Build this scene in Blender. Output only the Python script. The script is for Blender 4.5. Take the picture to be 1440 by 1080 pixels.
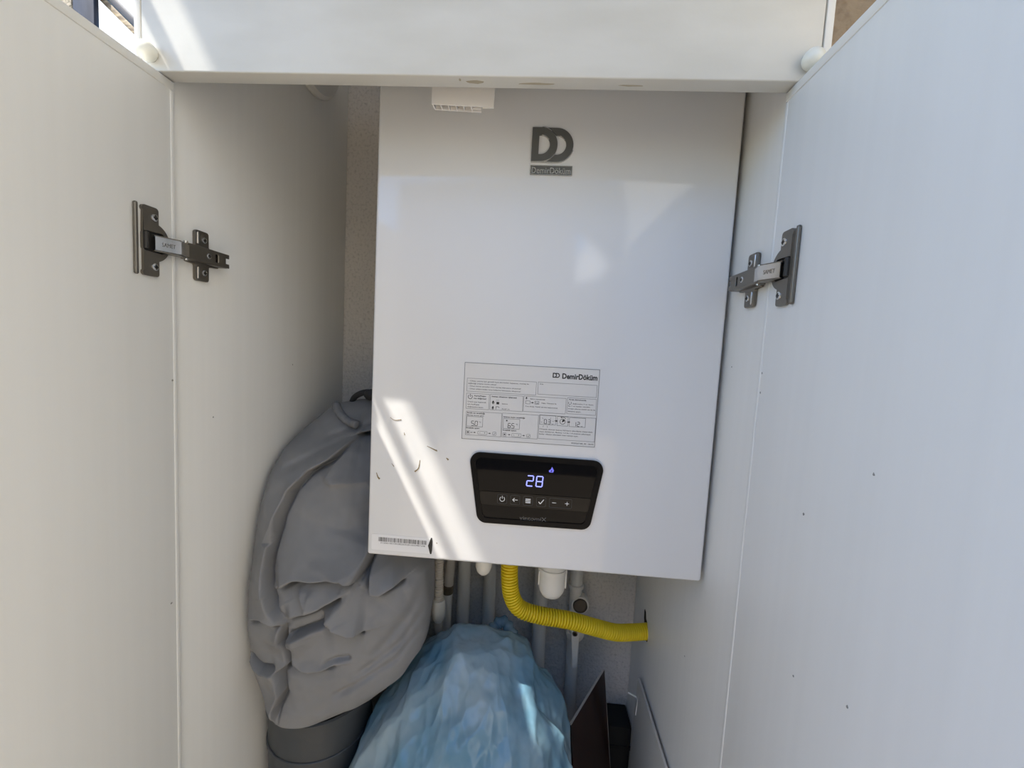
import bpy, bmesh, math, random
import numpy as np
from mathutils import Vector, Matrix, noise

for _o in list(bpy.data.objects):
    bpy.data.objects.remove(_o, do_unlink=True)
scene = bpy.context.scene
COL = scene.collection
random.seed(4)
ZO = 1.30          # all coordinates below are measured from the hinge corner of the cabinet, ZO above the floor

# ------------------------------------------------------------------ camera
YAW, PITCH, ROLL = -0.0591, 0.0827, -0.0534
_w = Vector((math.sin(YAW)*math.cos(PITCH), math.cos(YAW)*math.cos(PITCH), -math.sin(PITCH)))
_r = Vector((math.cos(YAW), -math.sin(YAW), 0)); _d = _w.cross(_r)
_r2 = math.cos(ROLL)*_r + math.sin(ROLL)*_d
_d2 = -math.sin(ROLL)*_r + math.cos(ROLL)*_d
cam_data = bpy.data.cameras.new('camera')
cam = bpy.data.objects.new('camera', cam_data); COL.objects.link(cam)
cam_data.sensor_width = 36.0; cam_data.lens = 15.0
cam_data.clip_start = 0.01; cam_data.clip_end = 100
cam.matrix_world = Matrix(((_r2.x, -_d2.x, -_w.x, 0.3702), (_r2.y, -_d2.y, -_w.y, -0.4128),
                           (_r2.z, -_d2.z, -_w.z, -0.238+ZO), (0, 0, 0, 1)))
scene.camera = cam

# ------------------------------------------------------------------ sky, sun, exposure
world = bpy.data.worlds.new('sky'); scene.world = world; world.use_nodes = True
wn = world.node_tree; wn.nodes.clear()
wo = wn.nodes.new('ShaderNodeOutputWorld'); wb = wn.nodes.new('ShaderNodeBackground')
sk = wn.nodes.new('ShaderNodeTexSky'); sk.sky_type = 'NISHITA'; sk.sun_disc = False
sk.sun_elevation = math.radians(58); sk.sun_rotation = math.radians(-121); sk.air_density = 1.0; sk.dust_density = 1.0
wb.inputs['Strength'].default_value = 0.23
hs = wn.nodes.new('ShaderNodeHueSaturation'); hs.inputs['Saturation'].default_value = 1.4
wn.links.new(sk.outputs[0], hs.inputs['Color']); wn.links.new(hs.outputs[0], wb.inputs[0]); wn.links.new(wb.outputs[0], wo.inputs[0])
sun_d = bpy.data.lights.new('sun', 'SUN'); sun_d.energy = 5.0; sun_d.angle = math.radians(0.55); sun_d.color = (1.0, 0.94, 0.84)
sun = bpy.data.objects.new('sun', sun_d); COL.objects.link(sun)
SUN = Vector((0.1607, 0.097, -0.3073)).normalized()
sun.rotation_euler = SUN.to_track_quat('-Z', 'Y').to_euler(); sun.location = (-2, -1.5, 5)
vs = scene.view_settings
vs.view_transform = 'Standard'; vs.look = 'None'; vs.gamma = 1.0; vs.use_curve_mapping = False
vs.exposure = 0.72

# ------------------------------------------------------------------ materials
M = {}
def mat(name, col, rough=0.5, metal=0.0, spec=0.5, coat=0.0, bump=None, var=None, emit=None, trans=0.0):
    """col rgb; bump=(scale,(sx,sy,sz),strength,dist); var=(scale,(sx,sy,sz),col2,lo,hi)"""
    m = bpy.data.materials.new(name); m.use_nodes = True; nt = m.node_tree
    b = nt.nodes['Principled BSDF']
    b.inputs['Base Color'].default_value = (*col, 1); b.inputs['Roughness'].default_value = rough
    b.inputs['Metallic'].default_value = metal; b.inputs['Specular IOR Level'].default_value = spec
    b.inputs['Coat Weight'].default_value = coat; b.inputs['Coat Roughness'].default_value = 0.06
    if emit: b.inputs['Emission Color'].default_value = (*emit[0], 1); b.inputs['Emission Strength'].default_value = emit[1]
    tc = None
    def coords(s):
        nonlocal tc
        tc = tc or nt.nodes.new('ShaderNodeTexCoord')
        mp = nt.nodes.new('ShaderNodeMapping'); mp.inputs['Scale'].default_value = s
        nt.links.new(tc.outputs['Object'], mp.inputs[0]); return mp.outputs[0]
    if var:
        n = nt.nodes.new('ShaderNodeTexNoise'); n.inputs['Scale'].default_value = var[0]; n.inputs['Detail'].default_value = 5
        nt.links.new(coords(var[1]), n.inputs['Vector'])
        r = nt.nodes.new('ShaderNodeMapRange'); r.inputs[1].default_value = var[3]; r.inputs[2].default_value = var[4]
        nt.links.new(n.outputs[0], r.inputs[0])
        mx = nt.nodes.new('ShaderNodeMix'); mx.data_type = 'RGBA'
        mx.inputs[6].default_value = (*col, 1); mx.inputs[7].default_value = (*var[2], 1)
        nt.links.new(r.outputs[0], mx.inputs[0]); nt.links.new(mx.outputs[2], b.inputs['Base Color'])
    if bump:
        n = nt.nodes.new('ShaderNodeTexNoise'); n.inputs['Scale'].default_value = bump[0]; n.inputs['Detail'].default_value = 4
        nt.links.new(coords(bump[1]), n.inputs['Vector'])
        bp = nt.nodes.new('ShaderNodeBump'); bp.inputs['Strength'].default_value = bump[2]; bp.inputs['Distance'].default_value = bump[3]
        nt.links.new(n.outputs[0], bp.inputs['Height']); nt.links.new(bp.outputs[0], b.inputs['Normal'])
    M[name] = m; return m
mat('laminate', (0.79, 0.785, 0.75), 0.45, bump=(120, (6, 6, .3), .05, .0004), var=(10, (9, 9, .15), (0.765, .76, .725), .3, .8))
mat('laminate_edge', (0.74, 0.735, 0.70), 0.4)
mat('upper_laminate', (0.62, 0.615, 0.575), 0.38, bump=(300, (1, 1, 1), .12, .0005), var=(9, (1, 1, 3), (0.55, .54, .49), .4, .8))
mat('dark_gap', (0.05, 0.05, 0.05), 0.8)
mat('boiler_white', (0.745, 0.75, 0.75), 0.075, spec=.6, bump=(260, (1, 1, 1), .035, .0004))
mat('boiler_body', (0.70, 0.71, 0.72), 0.35)
mat('seam_shade_black', (0.01, 0.01, 0.01), 0.6)
mat('badge', (0.17, 0.17, 0.16), 0.35, metal=.6)
mat('badge_edge', (0.62, 0.62, 0.60), 0.2, metal=.9)
mat('bezel', (0.003, 0.003, 0.004), 0.28, spec=.15)
mat('glass_black', (0.002, 0.002, 0.003), 0.03, spec=.16)
mat('touch_black', (0.002, 0.002, 0.003), 0.05, spec=.25)
mat('digit', (0.1, .1, .4), .5, emit=((0.24, 0.27, 1.0), 1.25))
mat('digit_dim', (0.05, .05, .2), .5, emit=((0.2, 0.2, 1.0), .5))
mat('icon', (0.5, 0.5, 0.5), .5, emit=((.6, .6, .6), .25))
mat('icon_dim', (0.06, 0.065, 0.07), .5)
mat('brand_grey', (0.12, 0.12, 0.12), .4)
mat('sticker', (0.70, 0.69, 0.67), 0.38)
mat('sticker_white', (0.80, 0.80, 0.80), 0.35)
mat('ink', (0.012, 0.012, 0.012), 0.5)
mat('ink_grey', (0.14, 0.14, 0.14), 0.5)
mat('dirt', (0.22, 0.16, 0.07), 0.7)
mat('hinge_metal', (0.215, 0.195, 0.165), 0.36, metal=.9)
mat('hinge_bright', (0.62, 0.60, 0.57), 0.22, metal=.95)
mat('screw_metal', (0.62, 0.62, 0.60), 0.25, metal=.95)
mat('hinge_dark', (0.03, 0.028, 0.025), 0.5, metal=.3)
mat('cap_plastic', (0.78, 0.78, 0.70), 0.3, var=(40, (1, 1, 1), (0.55, .42, .30), .60, .85))
mat('pvc_white', (0.82, 0.80, 0.77), 0.4)
mat('pipe_white', (0.80, 0.77, 0.71), 0.4, var=(20, (1, 1, .3), (0.68, .65, .58), .45, .8))
mat('siphon_white', (0.82, 0.80, 0.74), 0.33)
mat('hose_beige', (0.60, 0.55, 0.48), 0.5)
mat('hose_yellow', (0.92, 0.70, 0.02), 0.34)
mat('lever_white', (0.84, 0.80, 0.72), 0.4)
mat('steel', (0.7, 0.7, 0.7), 0.2, metal=1)
mat('rubber_brown', (0.10, 0.075, 0.05), 0.5)
mat('plaster', (0.66, 0.63, 0.59), 0.9, bump=(130, (1, 1, 1), .8, .003), var=(220, (1, 1, 1), (0.48, .46, .43), .50, .75))
mat('plaster_tan', (0.40, 0.32, 0.23), 0.9, bump=(60, (1, 1, 1.6), .9, .006), var=(50, (1, 1, 1), (0.26, .20, .14), .5, .75))
mat('fabric_grey', (0.22, 0.22, 0.222), 0.62, spec=.35, bump=(900, (1, 1, 1), .10, .0004), var=(16, (1, 1, 1), (0.19, .19, .192), .4, .7))
mat('strap_black', (0.015, 0.015, 0.017), 0.6)
mat('bin_grey', (0.048, 0.053, 0.058), 0.5, bump=(12, (.4, .4, 4), .15, .002))
mat('bag_black', (0.006, 0.006, 0.007), 0.3)
mat('board_brown', (0.016, 0.006, 0.004), 0.16, spec=.35, var=(9, (6, 6, .5), (0.05, .018, .009), .4, .75))
mat('board_edge', (0.45, 0.42, 0.38), 0.6)
mat('white_board', (0.58, 0.56, 0.51), 0.5)
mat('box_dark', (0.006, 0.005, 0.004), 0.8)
mat('flue_white', (0.62, 0.62, 0.60), 0.4)
mat('white_wall', (0.85, 0.83, 0.77), 0.9)
mat('concrete', (0.45, 0.42, 0.38), 0.9, bump=(40, (1, 1, 1), .4, .003))
mat('deck', (0.46, 0.39, 0.30), 0.7, var=(3, (1, 12, 1), (0.38, .32, .24), .4, .7))
mat('roof_paint', (0.62, 0.58, 0.51), 0.9)
mat('post_blue', (0.022, 0.026, 0.040), 0.5, var=(30, (1, 1, .3), (0.055, .06, .08), .4, .7))
mat('stone', (0.48, 0.43, 0.33), 0.9, bump=(60, (1, 1, 1), 1, .01), var=(50, (1, 1, 1), (0.12, .1, .08), .45, .6))
mat('wood', (0.20, 0.15, 0.09), 0.6, var=(30, (1, 1, 6), (0.55, .45, .28), .4, .65))
mat('rail_grey', (0.07, 0.07, 0.075), 0.5)
mat('opposite_wall', (0.34, 0.31, 0.24), 0.9)
mat('cream_wall', (0.86, 0.81, 0.70), 0.9)

# blue translucent film
m = mat('blue_film', (0.13, 0.30, 0.42), 0.17, spec=.7, var=(8, (1, 1, .7), (0.40, 0.52, 0.57), .42, .66))
nt = m.node_tree; b = nt.nodes['Principled BSDF']; out = [n for n in nt.nodes if n.type == 'OUTPUT_MATERIAL'][0]
tl = nt.nodes.new('ShaderNodeBsdfTranslucent'); tl.inputs[0].default_value = (0.25, 0.5, 0.65, 1)
mx = nt.nodes.new('ShaderNodeMixShader'); mx.inputs[0].default_value = 0.18
nt.links.new(b.outputs[0], mx.inputs[1]); nt.links.new(tl.outputs[0], mx.inputs[2]); nt.links.new(mx.outputs[0], out.inputs[0])

# ------------------------------------------------------------------ object helpers
ORG = {}
def link_mesh(name, me, material, parent=None, origin=None):
    o = bpy.data.objects.new(name, me); COL.objects.link(o)
    me.materials.clear(); me.materials.append(M[material])
    if parent: o.parent = parent
    return o
def thing(name, label, cat, loc, group=None, kind=None):
    o = bpy.data.objects.new(name, None); COL.objects.link(o); o.empty_display_size = .05
    o.location = (loc[0], loc[1], loc[2]+ZO); ORG[o.name] = Vector(loc); tag(o, label, cat, group, kind); return o
def tag(o, label=None, cat=None, group=None, kind=None):
    if label: o['label'] = label
    if cat: o['category'] = cat
    if group: o['group'] = group
    if kind: o['kind'] = kind
    return o

class MB:
    def __init__(s): s.v = []; s.f = []
    def add(s, vs, fs):
        n = len(s.v); s.v += [tuple(p) for p in vs]; s.f += [tuple(i+n for i in f) for f in fs]; return s
    def box(s, x0, x1, y0, y1, z0, z1):
        vs = [(x, y, z) for z in (z0, z1) for y in (y0, y1) for x in (x0, x1)]
        return s.add(vs, [(0, 2, 3, 1), (4, 5, 7, 6), (0, 1, 5, 4), (2, 6, 7, 3), (0, 4, 6, 2), (1, 3, 7, 5)])
    def prism(s, pts, a0, a1, ax='y', holes=()):
        """polygon pts extruded along axis ax from a0 to a1. pts (x,z) for y, (y,z) for x, (x,y) for z"""
        def P(p, a): return {'y': (p[0], a, p[1]), 'x': (a, p[0], p[1]), 'z': (p[0], p[1], a)}[ax]
        if not holes:
            n = len(pts)
            s.add([P(p, a0) for p in pts]+[P(p, a1) for p in pts],
                  [tuple(range(n)), tuple(range(2*n-1, n-1, -1))]+[(i, i+n, (i+1) % n+n, (i+1) % n) for i in range(n)])
            return s
        bm = bmesh.new(); es = []; loops = [pts]+list(holes)
        for lp in loops:
            vv = [bm.verts.new(P(p, a0)) for p in lp]
            es += [bm.edges.new((vv[i], vv[(i+1) % len(vv)])) for i in range(len(vv))]
        bmesh.ops.triangle_fill(bm, use_beauty=True, edges=es)
        bm.verts.index_update()
        base = [v.co.copy() for v in bm.verts]; fs = [tuple(v.index for v in f.verts) for f in bm.faces]; bm.free()
        n = len(base); k = {'x': 0, 'y': 1, 'z': 2}[ax]
        top = []
        for p in base: q = p.copy(); q[k] = a1; top.append(q)
        sides = []; c = 0
        for lp in loops:
            L = len(lp); sides += [(c+i, c+(i+1) % L, c+(i+1) % L+n, c+i+n) for i in range(L)]; c += L
        return s.add(base+top, fs+[tuple(i+n for i in f[::-1]) for f in fs]+sides)
    def tube(s, path, r, n=16, cap=True):
        path = [Vector(p) for p in path]; rs = r if hasattr(r, '__len__') else [r]*len(path)
        up = Vector((0.3, 0.9, 0.1)).normalized(); vs = []; N = len(path)
        for i, p in enumerate(path):
            t = (path[min(i+1, N-1)]-path[max(i-1, 0)]).normalized()
            a = t.cross(up)
            if a.length < .05: a = t.cross(Vector((1, 0, 0)))
            a.normalize(); bb = t.cross(a)
            vs += [p+rs[i]*(math.cos(2*math.pi*k/n)*a+math.sin(2*math.pi*k/n)*bb) for k in range(n)]
        fs = [(i*n+k, i*n+(k+1) % n, (i+1)*n+(k+1) % n, (i+1)*n+k) for i in range(N-1) for k in range(n)]
        if cap: fs += [tuple(range(n-1, -1, -1)), tuple((N-1)*n+k for k in range(n))]
        return s.add(vs, fs)
    def lathe(s, prof, org, axis='z', n=32):
        """prof list of (radius, height) revolved about axis through org"""
        vs = []; o = Vector(org)
        for r, h in prof:
            for k in range(n):
                c, q = r*math.cos(2*math.pi*k/n), r*math.sin(2*math.pi*k/n)
                vs.append(o+Vector({'z': (c, q, h), 'y': (c, h, q), 'x': (h, c, q)}[axis]))
        N = len(prof)
        fs = [(i*n+k, i*n+(k+1) % n, (i+1)*n+(k+1) % n, (i+1)*n+k) for i in range(N-1) for k in range(n)]
        fs += [tuple(range(n-1, -1, -1)), tuple((N-1)*n+k for k in range(n))]
        return s.add(vs, fs)
    def build(s, name, material, parent=None, bevel=0, seg=2, smooth=False, angle=35, label=None):
        vs = [Vector(p) for p in s.v]
        root = parent; org = Vector((0, 0, 0))
        if parent is not None:
            p = parent
            org = ORG[parent.name]
        else:
            xs = [v.x for v in vs]; ys = [v.y for v in vs]; zs = [v.z for v in vs]
            org = Vector(((min(xs)+max(xs))/2, (min(ys)+max(ys))/2, min(zs)))
        me = bpy.data.meshes.new(name)
        me.from_pydata([v-org for v in vs], [], s.f)
        bm = bmesh.new(); bm.from_mesh(me); bmesh.ops.recalc_face_normals(bm, faces=bm.faces)
        if bevel: bmesh.ops.bevel(bm, geom=[e for e in bm.edges if len(e.link_faces) == 2 and e.calc_face_angle() > .5],
                                  offset=bevel, segments=seg, affect='EDGES', profile=.5)
        bm.to_mesh(me); bm.free()
        o = link_mesh(name, me, material, parent)
        if parent is None: o.location = org+Vector((0, 0, ZO))
        ORG[o.name] = org
        if smooth or bevel:
            for p in me.polygons: p.use_smooth = True
            if angle < 180: me.set_sharp_from_angle(angle=math.radians(angle))
        if label: o['label'] = label
        return o

def rounded(pts, r, n=6):
    """polygon with rounded corners; r number or per-corner list"""
    out = []; N = len(pts)
    for i in range(N):
        p = Vector(pts[i]); a = Vector(pts[i-1]); c = Vector(pts[(i+1) % N]); rr = r[i] if hasattr(r, '__len__') else r
        if rr <= 0: out.append(tuple(p)); continue
        u = (a-p).normalized(); w = (c-p).normalized(); ang = u.angle(w); d = rr/math.tan(ang/2)
        ctr = p+(u+w).normalized()*rr/math.sin(ang/2)
        s0 = p+u*d-ctr; s1 = p+w*d-ctr
        tot = s0.angle(s1); sg = 1 if s0.x*s1.y-s0.y*s1.x > 0 else -1
        for k in range(n+1):
            th = sg*tot*k/n; out.append((ctr.x+s0.x*math.cos(th)-s0.y*math.sin(th), ctr.y+s0.x*math.sin(th)+s0.y*math.cos(th)))
    return out
def rect(x0, z0, x1, z1): return [(x0, z0), (x1, z0), (x1, z1), (x0, z1)]
def spline(pts, n):
    """Catmull-Rom through pts"""
    P = [np.array(p, float) for p in pts]; P = [2*P[0]-P[1]]+P+[2*P[-1]-P[-2]]; out = []
    for i in range(1, len(P)-2):
        for k in range(n):
            t = k/n; a, b, c, d = P[i-1], P[i], P[i+1], P[i+2]
            out.append(.5*(2*b+(c-a)*t+(2*a-5*b+4*c-d)*t*t+(3*b-a-3*c+d)*t**3))
    out.append(P[-2]); return [Vector(p) for p in out]

_tcache = {}
def text_geo(body, size, bold=0.0):
    key = (body, bold)
    if key not in _tcache:
        cu = bpy.data.curves.new('lettering', 'FONT'); cu.body = body; cu.size = 1.0; cu.offset = bold; cu.resolution_u = 3
        o = bpy.data.objects.new('lettering', cu); COL.objects.link(o)
        dg = bpy.context.evaluated_depsgraph_get(); dg.update()
        me = bpy.data.meshes.new_from_object(o.evaluated_get(dg))
        vs = [(v.co.x, v.co.y) for v in me.vertices]; fs = [tuple(p.vertices) for p in me.polygons]
        bpy.data.objects.remove(o); bpy.data.curves.remove(cu); bpy.data.meshes.remove(me)
        _tcache[key] = (vs, fs)
    return _tcache[key]
def add_text(mb, body, x, z, h, y, width=None, bold=0.0, align='l', t=0.0001):
    """lettering with cap height h, baseline at z, in the plane y facing -y; width squeezes it"""
    vs, fs = text_geo(body, 1, bold)
    if not vs: return
    x0 = min(v[0] for v in vs); x1 = max(v[0] for v in vs)
    s = h/0.70; sx = s if width is None else width/(x1-x0)
    ofs = x if align == 'l' else x-(x1-x0)*sx/2
    mb.add([(ofs+(v[0]-x0)*sx, y, z+v[1]*s) for v in vs], fs)
def bar2(mb, p, q, w, y, t=.0001):
    p = Vector(p); q = Vector(q); d = (q-p).normalized(); n = Vector((-d.y, d.x))*w/2
    mb.prism([tuple(p+n), tuple(q+n), tuple(q-n), tuple(p-n)], y-t, y)
def frame2(mb, x0, z0, x1, z1, w, y, r=0):
    o = rounded(rect(x0, z0, x1, z1), r, 4) if r else rect(x0, z0, x1, z1)
    i = rounded(rect(x0+w, z0+w, x1-w, z1-w), max(r-w, .0001), 4) if r else rect(x0+w, z0+w, x1-w, z1-w)
    mb.prism(o, y-.0001, y, holes=[i])
def ring2(mb, x, z, r, w, y, a0=0, a1=2*math.pi, n=20):
    for k in range(n):
        a, b = a0+(a1-a0)*k/n, a0+(a1-a0)*(k+1)/n
        mb.prism([(x+(r-w)*math.cos(a), z+(r-w)*math.sin(a)), (x+r*math.cos(a), z+r*math.sin(a)),
                  (x+r*math.cos(b), z+r*math.sin(b)), (x+(r-w)*math.cos(b), z+(r-w)*math.sin(b))], y-.0001, y)
SEG = {'0': 'abcdef', '1': 'bc', '2': 'abged', '3': 'abgcd', '5': 'afgcd', '6': 'afgedc', '8': 'abcdefg'}
def seven(mb, ch, x, z, w, h, t, y, slant=.06):
    g = t*.25
    S = {'a': ((g, h), (w-g, h)), 'b': ((w, h-g), (w, h/2+g)), 'c': ((w, h/2-g), (w, g)), 'd': ((g, 0), (w-g, 0)),
         'e': ((0, h/2-g), (0, g)), 'f': ((0, h-g), (0, h/2+g)), 'g': ((g, h/2), (w-g, h/2))}
    for c in SEG[ch]:
        p, q = S[c]
        bar2(mb, (x+p[0]+slant*p[1], z+p[1]), (x+q[0]+slant*q[1], z+q[1]), t, y)

# measured sizes
W = 0.5798; D = 0.3783; BX0, BX1, BY, BZ = 0.1746, 0.5746, 0.079, -0.498

# ================================================================== SETTING
def struct(o): o['kind'] = 'structure'; return o
struct(MB().box(-4.5, 3.2, -4.2, 3.2, -1.36, -1.30).build('floor', 'deck'))
struct(MB().box(-0.018, W+.018, D, D+.10, -1.30, 1.2).build('wall_back', 'plaster'))
struct(MB().box(W+.050, W+.30, .03, D, -1.30, -.12).build('added_pier', 'plaster_tan'))  # unseen block added so the hose hole opens onto darkness
struct(MB().box(W+.018, 3.2, D, D+.10, -1.30, 1.2).build('wall_right', 'plaster_tan'))
struct(MB().prism([(-.57, D+.10), (-.57, -.55), (-1.4, -.55), (-1.4, -1.25), (.15, -1.25), (.15, -.75), (1.65, -.75), (1.65, D+.10)], 1.2, 1.32, ax='z').build('sun_blocker_roof', 'roof_paint'))  # unseen roof added to block the sun; its notches shape the streaks
struct(MB().box(1.55, 1.65, -4.1, D, -1.30, 2.2).build('bounce_wall', 'cream_wall'))  # unseen wall added to bounce warm light onto the left door
struct(MB().box(-1.36, -1.28, -4.1, .70, -1.30, -.15).build('light_block_parapet', 'concrete'))  # unseen parapet added to keep low light off the right door
struct(MB().box(-4.5, -0.9, 2.6, 2.7, -1.30, 2.6).build('wall_left', 'white_wall'))
# unseen wall added across the yard, its gap shaped for the boiler's bright reflection
struct(MB().prism(rect(-2.2, -1.30, 3.2, 2.0), -4.2, -4.1, holes=[[(.87, .53), (1.33, .73), (1.40, .90), (.80, 1.32)]]).build('reflection_gap_wall', 'opposite_wall'))

_n = Vector((-.6, .35, .72)).normalized(); _u = _n.cross(Vector((0, 0, 1))).normalized(); _v = _n.cross(_u)
_q = [Vector((1.25, -5.0, 1.15))+a*_u+b_*_v for a, b_ in ((-.8, -.8), (.8, -.8), (.8, .8), (-.8, .8))]
struct(MB().add([tuple(p) for p in _q]+[tuple(p-_n*.06) for p in _q], [(0, 1, 2, 3), (7, 6, 5, 4), (0, 4, 5, 1), (1, 5, 6, 2), (2, 6, 7, 3), (3, 7, 4, 0)]).build('reflector_slab', 'white_wall'))  # unseen white slab added as reflector for the bright patch on the boiler

# ================================================================== CABINET
cab = thing('boiler_cabinet', 'white laminate cabinet with both doors open around the boiler', 'cabinet', (W/2, D/2, -1.30))
MB().box(-.018, 0, 0, D-.002, -1.30, .45).build('side_panel', 'laminate', cab, bevel=.0006)
hole = [(.2780, -.710), (.2820, -.7185), (.2925, -.7215), (.301, -.7165), (.3050, -.705), (.3115, -.694), (.3130, -.680), (.3085, -.6755), (.302, -.678), (.297, -.687), (.289, -.689), (.282, -.697)]
rp_ = MB().prism([(0, -1.30), (D-.002, -1.30), (D-.002, .45), (0, .45)], W, W+.018, ax='x', holes=[hole]).build('side_panel', 'laminate', cab)
mat('chipboard', (0.055, 0.04, 0.028), 0.9, bump=(300, (1, 1, 1), 1, .002))  # core tone set very dark so the hose hole reads as shaded
hc_ = (sum(p[0] for p in hole)/len(hole), sum(p[1] for p in hole)/len(hole))
MB().prism([(hc_[0]+(p[0]-hc_[0])*1.005, hc_[1]+(p[1]-hc_[1])*1.005) for p in hole], W+.0003, W+.0185, ax='x', holes=[[(hc_[0]+(p[0]-hc_[0])*.95, hc_[1]+(p[1]-hc_[1])*.95) for p in hole]]).build('shaded_cut_edge', 'chipboard', rp_, label='raw brown chipboard edge of the hose hole, coloured dark as shade')
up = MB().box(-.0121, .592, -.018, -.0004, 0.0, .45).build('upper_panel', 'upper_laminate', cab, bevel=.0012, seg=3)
for x in (-.002, .5826):
    MB().lathe([(.0045, .006), (.0075, .002), (.0082, -.002), (.0078, -.0055), (.0060, -.0085), (.0030, -.0102), (.0004, -.0107)],
               (x, -.0215, .0140), 'y', 28).build('cover_cap', 'cap_plastic', up, smooth=True, angle=180, label='round white plastic cap')
for x0 in (-.0192, .5932):
    MB().box(x0, x0+.0063, -.018, .0, -.001, .45).build('side_trim', 'laminate_edge', cab, bevel=.0006)
def door(s):
    """s=-1 left, +1 right; opened ninety degrees"""
    X = (lambda x: x) if s < 0 else (lambda x: W-x)
    def bx(mb, x0, x1, *a): mb.box(min(X(x0), X(x1)), max(X(x0), X(x1)), *a)
    mb = MB(); bx(mb, -.0130, .0045, -.300, -.0030, -1.28, -.0022)
    d = mb.build('door', 'laminate', cab, bevel=.0006)
    mb = MB(); bx(mb, -.0135, .0054, -.3005, -.0022, -.0090, -.0008)
    mb.build('edge_trim', 'laminate_edge', d, bevel=.0008)
    mb = MB(); bx(mb, -.0135, .0051, -.0062, -.0020, -1.28, -.0092)
    mb.build('edge_trim', 'laminate_edge', d, bevel=.0008)
    return d
doorL, doorR = door(-1), door(1)

def hinge(s):
    X = (lambda x: x) if s < 0 else (lambda x: W-x)
    dz = 0.0 if s < 0 else -.0008
    zc = -.1573+dz
    def px(mb, pts, x0, x1, holes=()):
        a, b = sorted((X(x0), X(x1))); mb.prism(pts, a, b, ax='x', holes=holes)
    # arm: raised channel along the side panel
    mb = MB()
    sec = rounded([(.0015, zc-.0078), (.0600, zc-.0075), (.0600, zc+.0075), (.0015, zc+.0078)], .0015, 3)
    slot = rounded(rect(.0395, zc-.0045, .0435, zc+.0045), .001, 2)
    notch = [(.0600, zc-.003), (.0545, zc-.003), (.0545, zc+.003), (.0600, zc+.003)]
    outer = [(.0015, zc-.0078), (.0600, zc-.0075), (.0600, zc-.003), (.0548, zc-.003), (.0548, zc+.003), (.0600, zc+.003), (.0600, zc+.0075), (.0015, zc+.0078)]
    px(mb, outer, .0120, .0138, holes=[slot])
    a, b_ = sorted((X(.0030), X(.0121)))
    mb.box(a, b_, .0050, .0585, zc-.0078, zc-.0062); mb.box(a, b_, .0050, .0585, zc+.0062, zc+.0078)
    arm = mb.build('hinge', 'hinge_metal', cab, bevel=.0004, seg=1)
    arm['label'] = 'metal cup hinge joining the %s door to its side panel' % ('left' if s < 0 else 'right')
    # inner channel seen through the slot
    mb = MB(); a, b_ = sorted((X(.0020), X(.0080))); mb.box(a, b_, .008, .0565, zc-.006, zc+.006); mb.build('inner_channel', 'hinge_dark', arm)
    # cross shaped mounting plate
    ol = rounded([(.0235, zc-.0265), (.0420, zc-.0265), (.0420, zc-.0100), (.0560, zc-.0090), (.0560, zc+.0090), (.0420, zc+.0100),
                  (.0420, zc+.0265), (.0235, zc+.0265), (.0235, zc+.0100), (.0120, zc+.0090), (.0120, zc-.0090), (.0235, zc-.0100)],
                 [.003, .003, .002, .001, .001, .002, .003, .003, .002, .001, .001, .002], 4)
    mb = MB(); px(mb, ol, .0004, .0042); mb.build('mounting_plate', 'hinge_metal', arm, bevel=.0010, seg=2)
    for zz in (zc-.0180, zc+.0180):
        mb = MB(); px(mb, rounded(rect(.0252, zz-.0065, .0275, zz+.0065), .001, 2), .0040, .0051)
        mb.build('plate_rib', 'hinge_bright', arm, bevel=.0003, seg=1)
    # flange screwed on the door, with the round cup
    xd = .0046
    c = math.pi
    cup = [(-.0290+.0178*math.cos(t), zc+.0178*math.sin(t)) for t in np.linspace(-1.22, 1.22, 24)]
    ol = rounded([(-.0473, zc-.0315), (-.0232, zc-.0315), (-.0232, zc-.0166)], [.0028, .0028, 0], 5)+cup + \
         rounded([(-.0232, zc+.0166), (-.0232, zc+.0315), (-.0473, zc+.0315)], [0, .0028, .0028], 5)
    well = rounded([(-.0395, zc-.0090), (-.0200, zc-.0095), (-.0145, zc-.0060), (-.0145, zc+.0060), (-.0200, zc+.0095), (-.0395, zc+.0090)], .003, 4)
    mb = MB(); px(mb, ol, xd, xd+.0026, holes=[well]); fl = mb.build('cup_flange', 'hinge_metal', arm)
    mb = MB(); px(mb, rounded(rect(-.0475, zc-.0315, -.0442, zc+.0315), .0012, 3), xd+.0002, xd+.0034)
    mb.build('flange_lip', 'hinge_metal', arm, bevel=.0011, seg=3)
    mb = MB(); px(mb, well, xd-.0006, xd+.0003); mb.build('cup_well', 'hinge_dark', arm)
    mb = MB(); mb.tube([(X(xd+.0035), -.0375, zc-.0075), (X(xd+.0035), -.0375, zc+.0075)], .0022, 12); mb.build('pivot_pin', 'hinge_dark', arm, smooth=True)
    # bright link bridging door and arm
    x0, x1 = .0095, .0150
    p = [(X(x0), -.0300), (X(.0185), -.0105), (X(x1), .0030), (X(x1-.0022), .0030), (X(.0165), -.0095), (X(x0-.0012), -.0290)]
    mb = MB(); mb.prism(p, zc-.0072, zc+.0056, ax='z'); lk = mb.build('link_arm', 'hinge_bright', arm, bevel=.0004, seg=1)
    for za_ in (zc-.0082, zc+.0056):
        MB().prism([(X(x0-.001), -.0295), (X(.0172), -.0105), (X(x1-.002), .0010), (X(.0085), -.0030), (X(.0045), -.0270)], za_, za_+.0010, ax='z').build('link_side', 'hinge_metal', arm)
    mb = MB(); mb.tube([(X(.0105), .0035, zc-.0094), (X(.0105), .0035, zc+.0094)], .0020, 12); mb.build('pivot_pin', 'hinge_bright', arm, smooth=True)
    # maker's name stamped in the link
    vs_, fs_ = text_geo('SAMET', 1)
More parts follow.
